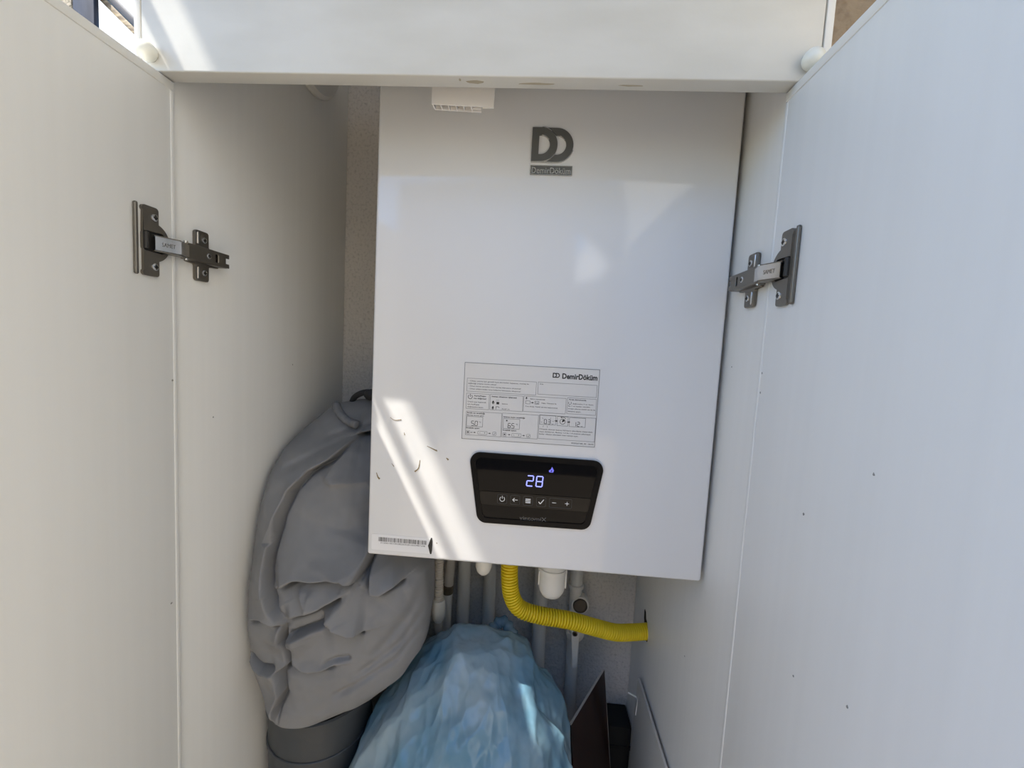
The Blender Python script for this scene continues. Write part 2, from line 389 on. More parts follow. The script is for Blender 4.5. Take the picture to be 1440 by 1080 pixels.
    P0 = Vector((X(x0), -.0300, 0)); P1 = Vector((X(.0185), -.0105, 0)); dv = (P1-P0).normalized()
    nv = Vector((dv.y, -dv.x, 0)); nv = nv if nv.y < 0 else -nv
    wtxt = max(v[0] for v in vs_); sc = .0110/wtxt
    flip = 1
    start = P0+dv*.0055 if s < 0 else P1-dv*.0055; tv = dv if s < 0 else -dv
    mb = MB(); mb.add([tuple(start+tv*v[0]*sc+nv*.00015+Vector((0, 0, zc-.0028+v[1]*.0052))) for v in vs_], fs_)
    mb.build('stamped_lettering', 'hinge_metal', arm)
    # screws
    def screw(x, y, z, r):
        mb = MB(); sx = 1 if s < 0 else -1
        mb.lathe([(r, 0), (r*.95, sx*.0007), (r*.55, sx*.0011), (r*.5, sx*.0004), (.0001, sx*.0003)], (X(x), y, z), 'x', 18)
        o = mb.build('screw', 'screw_metal', arm, smooth=True)
        m2 = MB(); a, b_ = sorted((X(x+.0009), X(x+.0013)))
        m2.box(a, b_, y-r*.62, y+r*.62, z-r*.12, z+r*.12).box(a, b_, y-r*.12, y+r*.12, z-r*.62, z+r*.62)
        m2.build('screw_slot', 'hinge_dark', arm)
    for z in (zc-.0225, zc+.0225): screw(xd+.0026, -.0275, z, .0036)
    for z in (zc-.0172, zc+.0172): screw(.0042, .0350, z, .0034)
    screw(.0134, .0300, zc, .0031); screw(.0080, .0500, zc, .0034); screw(.0090, .0405, zc, .0030)
hinge(-1); hinge(1)

# small dirt smudges and scuffs on the panels
mat('smudge', (0.40, 0.36, 0.27), 0.7); mat('scuff', (0.28, 0.27, 0.25), 0.7)
for x0, x1, y0, y1 in ((.2890, .3080, -.0125, -.0070), (.2840, .2862, -.0150, -.0105), (.3350, .3720, -.0100, -.0070), (.4260, .4500, -.0095, -.0070)):
    n = 7; pts = [(x0+(x1-x0)*(.5+.5*math.cos(6.283*k/14)*random.uniform(.75, 1)), y0+(y1-y0)*(.5+.5*math.sin(6.283*k/14)*random.uniform(.6, 1))) for k in range(14)]
    MB().prism(pts, -.00025, .0002, ax='z').build('dirt_smudge', 'smudge', up)
def scuff(side, y, z, r, parent):
    x = {'LP': (.0, .0003), 'RP': (W-.0003, W), 'LD': (.0044, .0048), 'RD': (W-.0048, W-.0044)}[side]
    MB().prism([(y+r*math.cos(k*1.257)*random.uniform(.5, 1.2), z+1.4*r*math.sin(k*1.257)*random.uniform(.5, 1.2)) for k in range(5)], x[0], x[1], ax='x').build('scuff', 'scuff', parent)
sideL, sideR = [o for o in cab.children if o.name.startswith('side_panel')]
for y, z in ((.052, -.3350), (.21, -.28)): scuff('LP', y, z, .0009, sideL)
for y, z in ((.065, -.245), (.12, -.62)): scuff('RP', y, z, .0008, sideR)
for y, z in ((-.0075, -.2880), (-.012, -.5200)): scuff('LD', y, z, .0011, doorL)
for y, z in ((-.1480, -.3020), (-.088, -.3500), (-.097, -.4720), (-.150, -.4500), (-.0080, -.2480), (-.0085, -.2660)): scuff('RD', y, z, .0009, doorR)

# ================================================================== BOILER
boi = thing('wall_boiler', 'white wall-hung combi boiler with black display inside the cabinet', 'boiler', ((BX0+BX1)/2, .22, BZ))
MB().box(BX0+.004, BX1-.004, BY+.020, D-.012, BZ+.004, .128).build('casing', 'boiler_body', boi, bevel=.003)
MB().box(BX0+.0015, BX1-.0010, BY+.018, BY+.022, BZ+.001, .129).build('seam_shade', 'seam_shade_black', boi)  # black sheet put in for the shadow line behind the front cover
cover = MB().box(BX0, BX1, BY, BY+.018, BZ, .130).build('front_cover', 'boiler_white', boi, bevel=.0035, seg=4)
yf = BY
# emblem: two interlocked letters D
def dshape(x0, x1, z0, z1):
    r = (z1-z0)/2; zc = (z0+z1)/2; xc = x1-r
    return [(x0, z0)]+[(xc+r*math.cos(t), zc+r*math.sin(t)) for t in np.linspace(-math.pi/2, math.pi/2, 28)]+[(x0, z1)]
zt, zb_ = .0051, -.0310
e1 = MB().prism(dshape(.3489, .3772, zb_, zt), yf-.0024, yf, holes=[dshape(.3567, .3688, zb_+.0078, zt-.0078)]).build('emblem', 'badge', boi)
zm = (zt+zb_)/2; R1 = (zt-zb_)/2
def arc(cx, r, a0, a1, n=22): return [(cx+r*math.cos(t), zm+r*math.sin(t)) for t in np.linspace(a0, a1, n)]
c1, c2 = .3772-R1, .3945-R1
# second letter shows only outside the first one
ri = R1-.0078
outer = arc(c2, R1, -math.pi/2, math.pi/2)
inner = arc(c2, ri, math.radians(96), -math.radians(96))
edge = arc(c1, R1+.0008, math.radians(70), math.radians(33.5), 10)
edge2 = arc(c1, R1+.0008, -math.radians(33.5), -math.radians(70), 10)
poly = outer+[(c1+.0068, zt)]+edge+inner+edge2+[(c1+.0068, zb_)]
MB().prism(poly, yf-.0018, yf).build('emblem', 'badge', boi)
mb = MB()
def rim(cx, r, a0, a1, w, y, n=24):
    for k in range(n):
        a, b2 = a0+(a1-a0)*k/n, a0+(a1-a0)*(k+1)/n
        mb.prism([(cx+(r-w)*math.cos(a), zm+(r-w)*math.sin(a)), (cx+r*math.cos(a), zm+r*math.sin(a)), (cx+r*math.cos(b2), zm+r*math.sin(b2)), (cx+(r-w)*math.cos(b2), zm+(r-w)*math.sin(b2))], y, yf)
rim(c1, R1+.0007, -math.pi/2, -.5, .0010, yf-.0026); rim(c1, R1+.0006, .9, math.pi/2*.98, .0007, yf-.0026)
rim(c2, R1+.0008, -math.pi/2, -.3, .0010, yf-.0020); rim(c1, ri+.0002, .55, math.pi/2*.96, .0009, yf-.0027); rim(c2, ri+.0002, .55, 1.25, .0009, yf-.0022)
mb.prism(rect(.3489, zb_-.0008, c1, zb_+.0003), yf-.0026, yf); mb.prism(rect(c1, zb_-.0008, c2, zb_+.0002), yf-.0020, yf)
mb.build('emblem_rim', 'badge_edge', boi)
plate = MB().box(.3486, .3950, yf-.0012, yf, -.0448, -.0345).build('name_plate', 'badge', boi, bevel=.0004, seg=1)
mb = MB(); add_text(mb, 'DemirDöküm', .3502, -.0432, .0066, yf-.0014, width=.0430, bold=.012)
mb.build('lettering', 'badge_edge', plate)
mb = MB(); frame2(mb, .3486, -.0448, .3950, -.0345, .0007, yf-.0013); mb.build('plate_border', 'badge_edge', plate)

# instruction sticker (u,v in mm from its top left corner)
SX, SZ = .2850, -.2565
def U(u): return SX+u/1000
def Vv(v): return SZ-v/1000
st = MB().box(U(0), U(155.8), yf-.0004, yf, Vv(90.3), Vv(0)).build('instruction_sticker', 'sticker', boi, label='white instruction sticker printed in black')
ys = yf-.00045
mb = MB()
frame2(mb, U(.1), Vv(90.2), U(155.7), Vv(.1), .00045, ys)
for a in ((3.6, 18.2, 84.4, 33.8), (86.2, 18.0, 153.8, 32.4), (3.6, 35.8, 30.6, 54.2), (31.6, 35.5, 70, 53.9), (70.6, 35.2, 119.6, 53.5), (120.9, 34.2, 154.2, 53),
          (4.3, 57.0, 46.2, 85.3), (46.8, 56.6, 89, 85), (89.8, 56.1, 155.0, 84.1)):
    frame2(mb, U(a[0]), Vv(a[3]), U(a[2]), Vv(a[1]), .00033, ys)
mb.build('printed_frames', 'ink_grey', st)
mb = MB()
# brand line
add_text(mb, 'DemirDöküm', U(113.4), Vv(12.6), .0059, ys, width=.0400, bold=.035)
hD = 5.6
for x0 in (102.4, 106.0):
    def ds(x0, x1, v0, v1): return [(U(p[0]), Vv(v0)+(p[1]-0)) for p in []]
za, zb2 = Vv(12.2), Vv(6.6); rr = (zb2-za)/2; zc_ = (za+zb2)/2
def dd(xa, xb, w):
    r = (zb2-za)/2-w; xc = xb-rr
    return [(xa+w, za+w)]+[(xc+r*math.cos(t), zc_+r*math.sin(t)) for t in np.linspace(-math.pi/2, math.pi/2, 14)]+[(xa+w, zb2-w)]
mb.prism(dd(U(102.4), U(107.2), 0), ys-.0001, ys, holes=[dd(U(102.4), U(107.2), .0011)])
ring2(mb, U(110.6)-rr, zc_, rr, .0011, ys, -math.pi/2, math.pi/2, 16)
for v_ in (6.6, 11.1): mb.prism(rect(U(105.8), Vv(v_+1.1), U(107.9), Vv(v_)), ys-.0001, ys)
def T(s, u, v, h, w=None, bold=0.012): add_text(mb, s, U(u), Vv(v), h/1000, ys, width=None if w is None else w/1000, bold=bold)
T('- Cihazı, yanma için gerekli hava alınmadan kapatınız, montaj ile', 5.6, 22.0, 1.35, 70)
T('sağladığı ortama monte ediniz!', 5.0, 24.9, 1.35, 33)
T('- Cihazı monte etmeden önce montaj kılavuzunu okuyunuz!', 5.6, 28.0, 1.35, 61)
T('- Cihazı çalıştırmadan önce kullanma kılavuzunu okuyunuz!', 5.6, 31.2, 1.35, 61)
T('Ürün', 88.2, 21.0, 1.4)
ring2(mb, U(8.2), Vv(40.0), .0027, .0006, ys, math.radians(125), math.radians(415), 18); bar2(mb, (U(8.2), Vv(36.6)), (U(8.2), Vv(40)), .0006, ys)
T('Açma/Kapa-', 12.4, 39.2, 1.5, 14.5, .030); T('ma düğmesi', 12.4, 42.2, 1.5, 14.5, .030)
T('Ürünü açıp kapatmak', 5.3, 46.4, 1.35, 22); T('için Aç/Kapat', 5.3, 49.4, 1.35, 14); T('düğmesine basın.', 5.3, 52.4, 1.35, 19)
T('Isıtma cihazının işlemesi', 33.5, 38.8, 1.5, 29, .030)
T('Isıtma', 45.8, 46.6, 1.3, 6.6); T('Sıcak su', 45.8, 52.6, 1.3, 9)
def flame(u, v, k):
    mb.prism([(U(u), Vv(v)), (U(u+k), Vv(v)), (U(u+1.25*k), Vv(v-1.2*k)), (U(u+.55*k), Vv(v-2.4*k)), (U(u-.25*k), Vv(v-1.2*k))], ys-.0001, ys,
             holes=[[(U(u+.3*k), Vv(v-.35*k)), (U(u+.75*k), Vv(v-.35*k)), (U(u+.55*k), Vv(v-1.2*k))]])
flame(34.4, 46.9, 1.8); flame(34.4, 53.1, 1.7)
mb.prism(rect(U(39.2), Vv(47.0), U(42.4), Vv(44.2)), ys-.0001, ys)
for k in range(3): bar2(mb, (U(39.4+k*1.2), Vv(42.8)), (U(39.4+k*1.2), Vv(41.7)), .0002, ys)
bar2(mb, (U(38.8), Vv(53)), (U(38.8), Vv(49.6)), .0005, ys); bar2(mb, (U(38.8), Vv(49.8)), (U(42), Vv(49.8)), .0005, ys); bar2(mb, (U(42), Vv(49.8)), (U(42.6), Vv(51.2)), .0004, ys)
flame(73.2, 38.9, 1.2); T('Bakım menüsünde', 78.3, 38.9, 1.3, 17)
def arrow(u, v, k=1.0):
    mb.prism([(U(u), Vv(v+.35*k)), (U(u), Vv(v-.35*k)), (U(u+1.5*k), Vv(v-.35*k)), (U(u+1.5*k), Vv(v-1.0*k)), (U(u+3.4*k), Vv(v)), (U(u+1.5*k), Vv(v+1.0*k)), (U(u+1.5*k), Vv(v+.35*k))], ys-.0001, ys)
frame2(mb, U(73), Vv(44.4), U(78.3), Vv(40.6), .0003, ys); arrow(79.2, 42.6); frame2(mb, U(83.6), Vv(44.2), U(88.6), Vv(40.5), .0003, ys)
T('F.xx', 84.4, 43.4, 1.6, 3.4); T('Hata: Yöntemi ile', 91.6, 43.0, 1.3, 17); T('F.xx Arıza: Yetkili servise başvurunuz', 73.2, 47.8, 1.3, 37)
T('Arıza durumunda', 122.5, 37.0, 1.5, 20, .030); ring2(mb, U(124.0), Vv(40.3), .0019, .0004, ys, math.radians(125), math.radians(415), 14)
T('düğmesine 3 sn. basın.', 127.2, 41.6, 1.3, 24); T('Bu 1 ve hatalar yeniden', 122.3, 44.5, 1.3, 25); T('ortaya çıkarsa yetkili servis ile', 122.3, 47.5, 1.3, 31); T('iletişime geçin.', 122.3, 50.6, 1.3, 15)
T('Sıcak su sıcaklığı', 5.3, 59.6, 1.5, 21, .030); T('Montaj türüne göre', 5.3, 62.2, 1.3, 20)
T('Isıtma suyu sıcaklığı', 48.3, 61.8, 1.5, 25, .030)
for (u, v, dg, u2) in ((5.1, 63.0, '50', 24.3), (48.3, 63.0, '65', 67.6)):
    frame2(mb, U(u), Vv(v+12), U(u2), Vv(v), .0003, ys)
    for i, ch in enumerate(dg): seven(mb, ch, U(u+5.6+i*4.3), Vv(v+10.8), .0029, .0054, .0006, ys)
    T('°C', u+14.6, v+7.0, 1.5, 2.6)
    T('Sıcaklık ayarı', u-.3, v+14.4, 1.5, 16, .030)
    frame2(mb, U(u+.1), Vv(v+20.9), U(u+4.2), Vv(v+16.8), .00025, ys, .0007); mb.prism(rect(U(u+1.3), Vv(v+19.6), U(u+3.1), Vv(v+18.1)), ys-.0001, ys)
    if u < 10: T('x2', u+5.0, v+19.6, 1.5, 2.4)
    arrow(u+8.6 if u < 10 else u+6.2, v+18.8, .85)
    k = u+13.8 if u < 10 else u+10.6
    frame2(mb, U(k), Vv(v+20.9), U(k+11.2), Vv(v+16.8), .00025, ys, .0009); T('-', k+1.8, v+19.6, 2.0, 1.3); T('+', k+7.4, v+19.6, 1.8, 1.6)
    arrow(k+12.6, v+18.8, .85); frame2(mb, U(k+17.4), Vv(v+20.9), U(k+21.8), Vv(v+16.8), .00025, ys, .0009)
    bar2(mb, (U(k+18.5), Vv(v+18.9)), (U(k+19.3), Vv(v+19.9)), .00035, ys); bar2(mb, (U(k+19.3), Vv(v+19.9)), (U(k+20.9), Vv(v+17.8)), .00035, ys)
mb.prism(rect(U(51.5), Vv(66.2), U(53.1), Vv(64.7)), ys-.0001, ys)
frame2(mb, U(90.6), Vv(67.3), U(109.2), Vv(56.4), .0003, ys); frame2(mb, U(110.6), Vv(67.6), U(123.3), Vv(56.6), .0003, ys); frame2(mb, U(124.6), Vv(67.8), U(143.3), Vv(57.0), .0003, ys)
seven(mb, '0', U(95.8), Vv(66.2), .0026, .0050, .0006, ys, 0); seven(mb, '3', U(100.4), Vv(66.2), .0026, .0050, .0006, ys, 0); T('bar', 104.6, 66.4, 1.0, 2.4)
mb.prism(rect(U(99.0), Vv(66.5), U(99.5), Vv(65.9)), ys-.0001, ys)
seven(mb, '1', U(129.8), Vv(67.0), .0026, .0050, .0006, ys, 0); seven(mb, '2', U(134.0), Vv(67.0), .0026, .0050, .0006, ys, 0); T('bar', 138.2, 67.2, 1.0, 2.4)
arrow(107.8, 62.2, 1.1); arrow(122.2, 62.6, 1.1)
ring2(mb, U(117.0), Vv(62.5), .0033, .0005, ys); mb.prism([(U(116.2), Vv(63.4)), (U(119.2), Vv(62.0)), (U(119), Vv(60)), (U(116.8), Vv(60.4))], ys-.0001, ys)
ring2(mb, U(117.0), Vv(62.0), .0048, .0005, ys, math.radians(40), math.radians(120), 10); mb.prism([(U(114.4), Vv(57.6)), (U(116.0), Vv(56.9)), (U(115.9), Vv(58.6))], ys-.0001, ys)
for a, b2 in (((93.2, 59.4), (94.6, 60.6)), ((102.6, 60), (103.3, 58.8)), ((105.2, 62.8), (107, 62.8)), ((92, 64.6), (93.6, 64.6)), ((95.4, 68.4), (94.6, 70.2)), ((99.6, 68.6), (99.8, 70.6))):
    bar2(mb, (U(a[0]), Vv(a[1])), (U(b2[0]), Vv(b2[1])), .0003, ys)
T('Cihazda okunan basınç 0.8 barın altındaysa sistemdeki', 91.0, 73.4, 1.4, 61); T('suyu doldurun. Basınç 1.2 ile 1.4 arasına çıkıncaya', 91.0, 76.3, 1.4, 59); T('kadar cihazın altındaki mavi vanayı açın.', 91.0, 79.2, 1.4, 45)
T('0020267188_00 - 06/20', 128.5, 87.6, 1.4, 25.5)
mb.build('printed_text', 'ink', st)

# barcode sticker
bs = MB().prism(rounded(rect(.1802, -.4908, .2552, -.4712), .0012, 3), yf-.0003, yf).build('barcode_sticker', 'sticker_white', boi, label='white barcode sticker')
mb = MB(); x = .1886; rb = random.Random(21)
while x < .2484:
    w = rb.choice((.00028, .00028, .00045, .0007)); mb.prism(rect(x, -.4800, x+w, -.4747), yf-.0004, yf-.0003); x += w+rb.choice((.00028, .0003, .0005, .0008))
mb.build('barcode', 'ink', bs)
mb = MB(); add_text(mb, '21205100100385503201002987248', .1912, -.4826, .0019, yf-.00035, width=.0552); mb.build('printed_text', 'ink', bs)
MB().prism(rounded([(.2500, -.4806), (.2528, -.4908), (.2546, -.4908), (.2552, -.4860), (.2552, -.4750), (.2546, -.4706), (.2532, -.4706)], .0006, 2), yf-.0006, yf-.0002).build('arrow_mark', 'ink', bs)

# control panel: trapezoid with rounded corners
def trap(i): return [(.3091+i*.95, -.4455+i), (.4407-i*.95, -.4446+i), (.4539-i*1.15, -.3617-i), (.2949+i*1.15, -.3608-i)]
bz = MB().prism(rounded(trap(0), .0115, 8), yf-.0035, yf, holes=[rounded(trap(.0062), .007, 8)]).build('control_panel', 'bezel', boi, label='black trapezoid control panel')
MB().prism(rounded(trap(-.0013), .0125, 8), yf-.0012, yf-.0001).build('panel_gasket', 'boiler_white', bz)
MB().prism(rounded(trap(.0055), .0075, 8), yf-.0022, yf-.0004).build('display_glass', 'glass_black', bz, label='glossy black display glass')
tp = [(.3118, -.4235), (.4392, -.4235), (.4420, -.4068), (.3092, -.4068)]
MB().prism(rounded(tp, .003, 4), yf-.0030, yf-.0020).build('touch_strip', 'touch_black', bz, bevel=.0003, seg=1)
yg = yf-.0023; yt = yf-.0031
mb = MB(); seven(mb, '2', .3645, -.3972, .0072, .0122, .00125, yg, .06); seven(mb, '8', .3755, -.3972, .0072, .0122, .00125, yg, .06); mb.build('display_digits', 'digit', bz, label='glowing blue number 28')
mb = MB(); fx, fz = .3925, -.3792
mb.prism([(fx-.0022, fz), (fx+.0022, fz), (fx+.0030, fz+.0024), (fx+.0006, fz+.0066), (fx-.0006, fz+.0036), (fx-.0030, fz+.0020)], yg-.0001, yg, holes=[[(fx-.001, fz+.0008), (fx+.001, fz+.0008), (fx+.0004, fz+.0030)]])
mb.build('flame_icon', 'digit_dim', bz)
mb = MB(); zc = -.4150
ring2(mb, .3370, zc, .0031, .0006, yt, math.radians(125), math.radians(415), 18); bar2(mb, (.3370, zc+.0038), (.3370, zc+.0005), .0006, yt)
bar2(mb, (.3493, zc), (.3553, zc), .0007, yt); bar2(mb, (.3493, zc), (.3516, zc+.0022), .0007, yt); bar2(mb, (.3493, zc), (.3516, zc-.0022), .0007, yt)
for k in (-1, 0, 1): bar2(mb, (.3644, zc+k*.0020), (.3704, zc+k*.0020), .0011, yt)
bar2(mb, (.3799, zc-.0002), (.3819, zc-.0025), .0009, yt); bar2(mb, (.3819, zc-.0025), (.3858, zc+.0028), .0009, yt)
bar2(mb, (.3956, zc), (.4004, zc), .0006, yt); bar2(mb, (.4107, zc), (.4153, zc), .0006, yt); bar2(mb, (.4130, zc-.0023), (.4130, zc+.0023), .0006, yt)
mb.build('button_icons', 'icon', bz)
mb = MB()
for x in (.3370, .3523, .3674, .3828): frame2(mb, x-.0056, zc-.0056, x+.0056, zc+.0056, .0003, yt, .0016)
frame2(mb, .3924, zc-.0056, .4186, zc+.0056, .0003, yt, .0016)
mb.build('button_frames', 'icon_dim', bz)
mb = MB(); add_text(mb, 'vintomiX', .3587, -.4388, .0050, yf-.0023, width=.0316); mb.build('lettering', 'brand_grey', bz)

# dried drips and scuffs on the cover
def stain(pts, w, name='drip_mark', material='dirt'):
    mb = MB(); pp = spline([(p[0], 0, p[1]) for p in pts], 5); L = len(pp)
    lft, rgt = [], []
    for i, p in enumerate(pp):
        t = pp[min(i+1, L-1)]-pp[max(i-1, 0)]; n = Vector((-t.z, 0, t.x)).normalized(); ww = w*(.25+.75*i/(L-1))*(.6+.4*math.sin(i*1.7)**2)
        lft.append((p.x+n.x*ww, p.z+n.z*ww)); rgt.append((p.x-n.x*ww, p.z-n.z*ww))
    mb.prism(lft+rgt[::-1], yf-.0004, yf); mb.build(name, material, boi)
stain([(.1838, -.3950), (.1858, -.4005), (.1880, -.4025)], .0014)
stain([(.2362, -.3760), (.2348, -.3860), (.2305, -.3905)], .0011)
stain([(.2440, -.3585), (.2490, -.3605), (.2552, -.3632)], .0008); stain([(.2555, -.3620), (.2562, -.3640)], .0009)
stain([(.2678, -.3712), (.2705, -.3735)], .0013)
stain([(.2160, -.3440), (.2168, -.3470)], .0006); stain([(.2020, -.3825), (.2050, -.3860)], .0005)
stain([(.1985, -.3270), (.2040, -.3300), (.2120, -.3290)], .0006)
stain([(.2600, -.4760), (.2608, -.4772)], .0007)

# ================================================================== OFFCUT OF HOLLOW PVC PROFILE under the upper panel
pv = thing('pvc_profile_offcut', 'short white hollow plastic profile hanging below the upper panel', 'plastic profile', (.281, .025, -.004))
y0 = .022
MB().prism([(.2505, -.0025), (.3005, -.0040), (.3012, -.0050), (.3120, -.0050), (.3135, .0600), (.2505, .0600)], y0, y0+.0012).build('front_sheet', 'pvc_white', pv)
MB().prism([(.2515, -.0025), (.2985, -.0042), (.2985, .06), (.2515, .06)], y0+.0095, y0+.0107).build('back_sheet', 'pvc_white', pv)
for k in range(6):
    x = .2512+k*.0076
    MB().box(x, x+.0010, y0+.0012, y0+.0095, -.0028-k*.00025, .06).build('web', 'pvc_white', pv)
MB().box(.2905, .2985, y0+.0050, y0+.0060, -.0038, .06).build('tongue', 'pvc_white', pv)

# ================================================================== FLUE going out through the left panel
fl = thing('flue_pipe', 'grey-white flue duct leaving through the left panel near the top', 'flue pipe', (.02, .305, .14))
MB().lathe([(.081, .0005), (.081, .005), (.076, .010), (.040, .012), (.040, .0115)], (0, .250, .215), 'x', 48).build('rosette', 'flue_white', fl, smooth=True)
MB().tube(spline([(.008, .250, .215), (.09, .250, .215), (.20, .250, .215), (.262, .248, .203), (.285, .24, .165), (.287, .235, .131)], 6), .030, 28).build('duct', 'flue_white', fl, smooth=True, angle=50)

# ================================================================== PIPES UNDER THE BOILER
def pipe(label, x, y, z0, z1, r, extra=None):
    t = thing('water_pipe', label, 'pipe', (x, y, z0), 'pipes on the back wall')
    MB().tube([(x+(z1-z)*.012, y, z) for z in np.linspace(z1, z0, 8)], r, 24).build('tube', 'pipe_white', t, smooth=True)
    for z in extra or []:
        MB().lathe([(r, -.004), (r+.003, -.003), (r+.003, .003), (r, .004)], (x+(z1-z)*.012, y, z), 'z', 24).build('collar', 'pipe_white', t, smooth=True)
    return t
pipe('white water pipe on the back wall, second pipe right of the grey bag', .2522, .352, -1.28, -.502, .0120)
pipe('white water pipe on the back wall just left of the yellow hose', .3010, .352, -1.28, -.502, .0118)
pipe('white water pipe on the back wall behind the white siphon cup', .3975, .352, -1.28, -.502, .0130)
pv4 = pipe('white water pipe with lever valve on the back wall, right of the siphon cup', .4615, .350, -1.28, -.502, .0112, [-.667])
MB().lathe([(.0128, .0), (.0128, -.014), (.0118, -.0150), (.0105, -.0125), (.0006, -.0120)], (.4720, .350, -.6990), 'y', 40).build('valve_port', 'rubber_brown', pv4, smooth=True, label='round brown valve port')
MB().lathe([(.0168, .004), (.0168, -.009), (.0158, -.0110), (.0132, -.0110), (.0129, -.004)], (.4720, .350, -.6990), 'y', 40).build('port_collar', 'pipe_white', pv4, smooth=True)
MB().lathe([(.016, .012), (.0175, .004), (.016, -.010), (.010, -.014), (.0010, -.0145)], (.4660, .345, -.7520), 'y', 26).build('valve_body', 'pipe_white', pv4, smooth=True)
lv = MB().prism(rounded([(.4562, -.7360), (.4566, -.7170), (.4698, -.7170), (.4704, -.7360), (.4706, -.8010), (.4622, -.8010)], [0, .003, .003, 0, .003, .003], 4), .3130, .3190).build('valve_lever', 'lever_white', pv4, bevel=.0008, label='white plastic lever')
MB().lathe([(.0046, .003), (.0046, -.0012), (.0030, -.0018), (.0028, .0), (.0004, .0)], (.4628, .3130, -.7360), 'y', 20).build('lever_screw', 'rubber_brown', lv, smooth=True)
MB().tube([(.4628, .345, -.737), (.4628, .318, -.737)], .0055, 16).build('valve_stem', 'pipe_white', pv4, smooth=True)
MB().tube([(.4628, .320, -.737), (.4628, .3195, -.736)], .0090, 16).build('lever_boss', 'siphon_white', pv4, smooth=True)

# condensate drain: ribbed hose into a white trap
cd = thing('drain_hose', 'thin beige ribbed drain hose ending in a white trap beside the grey bag', 'hose', (.2250, .27, -.72))
def ribbed(path, r, amp, pitch, n=20, duty=.5):
    pp = spline(path, 40); L = [0]
    for i in range(1, len(pp)): L.append(L[-1]+(pp[i]-pp[i-1]).length)
    tot = L[-1]; k = max(2, int(tot/pitch)); pts = []; rs = []
    prof = ((0, -amp), (.22, -amp), (.36, amp*.7), (.5, amp), (.78, amp), (.92, amp*.4))
    X = np.array([tuple(p) for p in pp])
    for i in range(k):
        for q, a in prof:
            s = (i+q)/k*tot; pts.append(Vector([np.interp(s, L, X[:, j]) for j in range(3)])); rs.append(r+a)
    mb = MB(); mb.tube(pts, rs, n); return mb
ribbed([(.2222, .27, -.510), (.2226, .27, -.58), (.2250, .27, -.668)], .0072, .0007, .0042).build('ribbed_tube', 'hose_beige', cd, smooth=True, angle=60)
MB().lathe([(.0092, .012), (.0105, .008), (.0112, -.002), (.0110, -.014), (.0092, -.022), (.0062, -.027), (.0008, -.029)], (.2258, .27, -.680), 'z', 26).build('trap_cup', 'siphon_white', cd, smooth=True)
MB().tube(spline([(.2260, .272, -.695), (.2262, .274, -.72), (.2262, .282, -.735), (.2262, .300, -.750)], 4), .0075, 18).build('drain_tube', 'hose_beige', cd, smooth=True)
b2 = thing('water_pipe', 'beige pipe with dark joint behind the ribbed drain hose', 'pipe', (.236, .335, -.75), 'pipes on the back wall')
MB().tube(spline([(.2330, .338, -.505), (.2315, .338, -.58), (.2290, .338, -.66), (.2268, .338, -.70)], 4), .0085, 20).build('tube', 'hose_beige', b2, smooth=True)
MB().lathe([(.0088, .010), (.0105, .008), (.0105, -.004), (.0098, -.006)], (.2268, .338, -.690), 'z', 24).build('dark_joint', 'rubber_brown', b2, smooth=True)
MB().tube(spline([(.2268, .338, -.695), (.2262, .338, -.745), (.2262, .338, -.90), (.2262, .338, -1.28)], 4), .0095, 20).build('lower_tube', 'pipe_white', b2, smooth=True)

# boiler connections
t = thing('connection_cap', 'small round white cap under the boiler left of the yellow hose', 'cap', (.3060, .20, -.578))
MB().lathe([(.0125, .072), (.0125, .012), (.0122, .004), (.0095, -.004), (.0050, -.0085), (.0006, -.0095)], (.3060, .20, -.5690), 'z', 28).build('cap_body', 'siphon_white', t, smooth=True)
MB().lathe([(.0140, .070), (.0150, .066), (.0150, .054), (.0140, .050)], (.3060, .20, -.5690), 'z', 28).build('union_nut', 'siphon_white', t, smooth=True)
t = thing('siphon_cup', 'white plastic siphon cup under the boiler right of the yellow hose', 'siphon', (.4085, .20, -.604))
MB().lathe([(.0188, .100), (.0188, .044), (.0198, .042), (.0198, .016), (.0180, .006), (.0140, -.001), (.0070, -.0045), (.0008, -.005)], (.4092, .20, -.5985), 'z', 36).build('cup', 'siphon_white', t, smooth=True)
MB().lathe([(.0190, .034), (.0212, .033), (.0212, .028), (.0190, .027)], (.4088, .20, -.590), 'z', 36).build('cup_ring', 'siphon_white', t, smooth=True)
MB().box(.3885, .3905, .194, .206, -.583, -.556).build('side_clip', 'siphon_white', t, bevel=.0005)
MB().box(.4278, .4302, .194, .206, -.586, -.552).build('side_clip', 'siphon_white', t, bevel=.0005)

# yellow gas hose
gh = thing('gas_hose', 'yellow corrugated gas hose curving from the boiler into the right panel', 'hose', (.45, .25, -.72))
HP = [(.3438, .22, -.560), (.3449, .22, -.590), (.3500, .222, -.6215), (.3648, .225, -.6430), (.3966, .23, -.6540), (.4425, .24, -.6642), (.485, .255, -.6818), (.5231, .27, -.6975), (.5559, .285, -.7045), (.5800, .2925, -.7060), (.5960, .296, -.7060)]
ribbed(HP, .0112, .0021, .0046, 26).build('ribbed_tube', 'hose_yellow', gh, smooth=True, angle=60)
MB().lathe([(.0100, .062), (.0100, .010), (.0108, .008), (.0108, -.012)], (.3440, .22, -.5560), 'z', 26).build('steel_connector', 'steel', gh, smooth=True)
MB().lathe([(.0128, .0), (.0132, .004), (.0132, .016), (.0128, .018)], (.3440, .22, -.5420), 'z', 6).build('union_nut', 'steel', gh)

